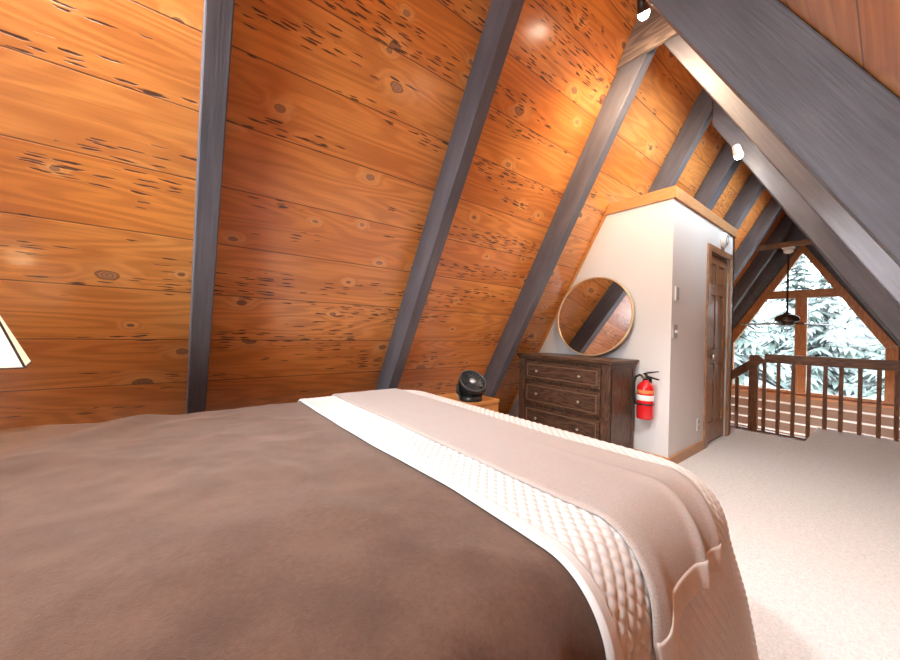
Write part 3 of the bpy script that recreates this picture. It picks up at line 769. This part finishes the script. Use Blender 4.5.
l = bpy.data.lights.new('lower_room_fill', 'POINT'); l.energy = 55; l.color = (1, .88, .72); l.shadow_soft_size = .15  # added fill without a fixture, brightens the lower gable boards
o = bpy.data.objects.new('lower_room_fill', l); C.objects.link(o); o.location = (-1.0, 6.9, -1.0)
l = bpy.data.lights.new('lamp_light', 'POINT'); l.energy = 2.5; l.color = (1, .80, .55); l.shadow_soft_size = .05
o = bpy.data.objects.new('lamp_light', l); C.objects.link(o); o.location = lc + Vector((0, 0, .11))
# ------------------------------------------------------------------ ridge spotlights
def spot(loc, aim, lab, e, ang, mount, colr):
    loc = Vector(loc); aim = Vector(aim); dd = (aim - loc).normalized()
    s = thing('spotlight', lab, 'spotlight', loc, group='spotlights along the ridge')
    m_ = align((0, 0, 0), dd)
    link('lamp_can', lathe(bmesh.new(), [(.012, -.075), (.026, -.065), (.030, -.03), (.034, .01), (.030, .012), (.027, -.012)], 24, m_, caps=False), 'white' if 'white' in lab else 'bronze', s, smooth=True)
    link('bulb', LA([(.010, -.03), (.026, -.014), (.030, .010), (.030, .026), (.022, .042), (.007, .050)][::1], 24, m_), 'bulb', s, smooth=True)
    mv = Vector(mount) - loc
    link('stem', TU([-dd * .068, (-dd * .085 + mv) / 2 + Vector((0, 0, .01)), mv], .006, 8), 'bronze', s, smooth=True)
    l = bpy.data.lights.new('spot', 'SPOT'); l.energy = e; l.color = colr; l.spot_size = math.radians(ang); l.spot_blend = 1.0; l.shadow_soft_size = .12
    o = bpy.data.objects.new('spot_lamp', l); C.objects.link(o); o.matrix_world = Matrix.Translation(loc + dd * .06) @ dd.to_track_quat('-Z', 'Y').to_matrix().to_4x4()
    return s
spot((-.93, 2.10, 3.04), (-1.05, 2.72, 2.3), 'lit round spotlight at the roof peak above the brown ridge plate', 52, 176, (-.95, 2.10, 3.44), (1, .74, .50))
spot((-.836, 3.70, 2.70), (-.35, 4.75, 0), 'small white spotlight on a dark rafter above the closet side', 9, 92, (-.872, 3.898, 2.78), (.95, .98, 1))
spot((-.345, 1.76, 2.12), (-.22, 2.75, 0), 'unseen spotlight added behind the broad grey rafter to light the carpet', 72, 104, (-.235, 1.76, 2.15), (.96, .98, 1))  # added out of view to brighten the carpet
spot((RX - .05, -.55, 3.2), (RX - .75, .1, 0), 'spotlight at the roof peak near the rear window', 145, 130, (RX, -.55, RZ - .03), (.97, .98, 1))
# ------------------------------------------------------------------ outdoors
ground = bmesh.new()
nx, ny = 60, 40
gv = [[None] * (ny + 1) for _ in range(nx + 1)]
for i in range(nx + 1):
    for j in range(ny + 1):
        x = -45 + 90 * i / nx; y = 9.8 + 60 * j / ny
        z = -6.5 + max(0, y - 20) * .24 + .8 * mnoise.noise(Vector((x * .15, y * .15, 0)))
        gv[i][j] = ground.verts.new((x, y, z))
for i in range(nx):
    for j in range(ny): ground.faces.new((gv[i][j], gv[i + 1][j], gv[i + 1][j + 1], gv[i][j + 1]))
struct(link('ground_hillside', ground, 'hill', smooth=True))
def conifer(x, y, z0, h, rb, seed, first):
    rnd = random.Random(seed)
    t = thing('conifer', 'pale green snow-dusted conifer seen through the gable window', 'tree', (x, y, z0), rnd.random() * 6, 'conifers beyond the window')
    link('trunk', TU([(0, 0, 0), (0, 0, h * .5), (0, 0, h)], [.22, .13, .02], 8), 'bark', t, smooth=True)
    bm = bmesh.new(); n = 150
    for i in range(n):
        f = (i + rnd.random()) / n; zz = h * (.12 + .87 * f); L = rb * (1 - f) ** .8 * (.75 + .5 * rnd.random()) + .15
        a = i * 2.39996 + rnd.random(); dr = .18 + .3 * rnd.random()
        ca, sa = math.cos(a), math.sin(a); m = 7
        sp = [Vector((ca * L * s, sa * L * s, zz - dr * L * s * s + .10 * L * s)) for s in [q / m for q in range(m + 1)]]
        sd_ = Vector((-sa, ca, 0))
        for q in range(1, m + 1):
            wd = (.16 + .24 * L * (1 - abs(q / m - .45))) * (.7 + .5 * rnd.random()) * (.35 if q == m else 1)
            for s in (-1, 1):
                p0 = sp[q - 1]; p1 = sp[q]; tip = p1 + sd_ * s * wd + Vector((0, 0, -wd * (.35 + .4 * rnd.random()))) + (p1 - p0) * .6
                bt = p0 + sd_ * s * wd * .35 + Vector((0, 0, -.05))
                try:
                    bm.faces.new([bm.verts.new(p0), bm.verts.new(p1), bm.verts.new(tip), bm.verts.new(bt)])
                    lo = Vector((0, 0, -.05))
                    bm.faces.new([bm.verts.new(p0 + lo), bm.verts.new(bt + lo), bm.verts.new(tip + lo * .4), bm.verts.new(p1 + lo)])
                except ValueError: pass
    link('foliage', bm, 'needles', t, recalc=False)
for i, (x, y, h, rb) in enumerate(((-3.6, 15.5, 11.2, 2.6), (-1.5, 17.5, 10.0, 2.6), (.2, 15.0, 8.6, 2.4), (2.2, 18.0, 10.6, 2.7), (-5.8, 20.0, 12.0, 2.8), (-.6, 22.5, 11.0, 3.0), (3.8, 23.5, 12.0, 3.0), (-3.0, 24.0, 12.4, 3.0))):
    conifer(x, y, -6.4, h, rb, 100 + i, i == 0)

# ------------------------------------------------------------------ daylight
wd = bpy.data.worlds.new('sky'); bpy.context.scene.world = wd; wd.use_nodes = True
bg = wd.node_tree.nodes['Background']; bg.inputs['Color'].default_value = (.86, .93, 1.0, 1); bg.inputs['Strength'].default_value = 6.0
def portal(loc, rot, sx, sy):
    l = bpy.data.lights.new('portal', 'AREA'); l.shape = 'RECTANGLE'; l.size = sx; l.size_y = sy; l.cycles.is_portal = True
    o = bpy.data.objects.new('window_portal', l); C.objects.link(o); o.location = loc; o.rotation_euler = rot
portal((RX, GY + .14, 1.42), (-PI / 2, 0, 0), 2.1, 2.6)
portal((-1.045, yr - .03, 1.475), (PI / 2, 0, 0), 1.6, 1.15)

for a, b in ADDED_SKY:
    l = bpy.data.lights.new('portal', 'AREA'); l.shape = 'RECTANGLE'; l.size = b - a; l.size_y = SS1 - SS0; l.cycles.is_portal = True
    o = bpy.data.objects.new('window_portal', l); C.objects.link(o); o.matrix_world = MR @ Matrix.Translation((-(a + b) / 2, (SS0 + SS1) / 2, -.09)) @ Matrix.Rotation(PI, 4, 'X')
# ------------------------------------------------------------------ camera
cam = bpy.data.cameras.new('camera'); co = bpy.data.objects.new('camera', cam); C.objects.link(co)
F, YAW, PIT, ROL = 347.588, .906701, .00340959, .0264251
fw = Vector((-math.sin(YAW) * math.cos(PIT), math.cos(YAW) * math.cos(PIT), math.sin(PIT))); rt = Vector((math.cos(YAW), math.sin(YAW), 0)); upc = rt.cross(fw)
r2 = rt * math.cos(ROL) + upc * math.sin(ROL); u2 = -rt * math.sin(ROL) + upc * math.cos(ROL)
co.matrix_world = Matrix(((r2.x, u2.x, -fw.x, 0), (r2.y, u2.y, -fw.y, 0), (r2.z, u2.z, -fw.z, 1.13), (0, 0, 0, 1)))
cam.sensor_fit = 'HORIZONTAL'; cam.sensor_width = 36; cam.lens = F * 36 / 900; cam.clip_start = .01; cam.clip_end = 200
S = bpy.context.scene; S.camera = co
S.view_settings.view_transform = 'Standard'; S.view_settings.look = 'None'; S.view_settings.gamma = 1; S.view_settings.exposure = 1.32
S.cycles.max_bounces = 10; S.cycles.diffuse_bounces = 6; S.cycles.transparent_max_bounces = 12; S.cycles.caustics_reflective = False; S.cycles.caustics_refractive = False
S.cycles.sample_clamp_indirect = 6
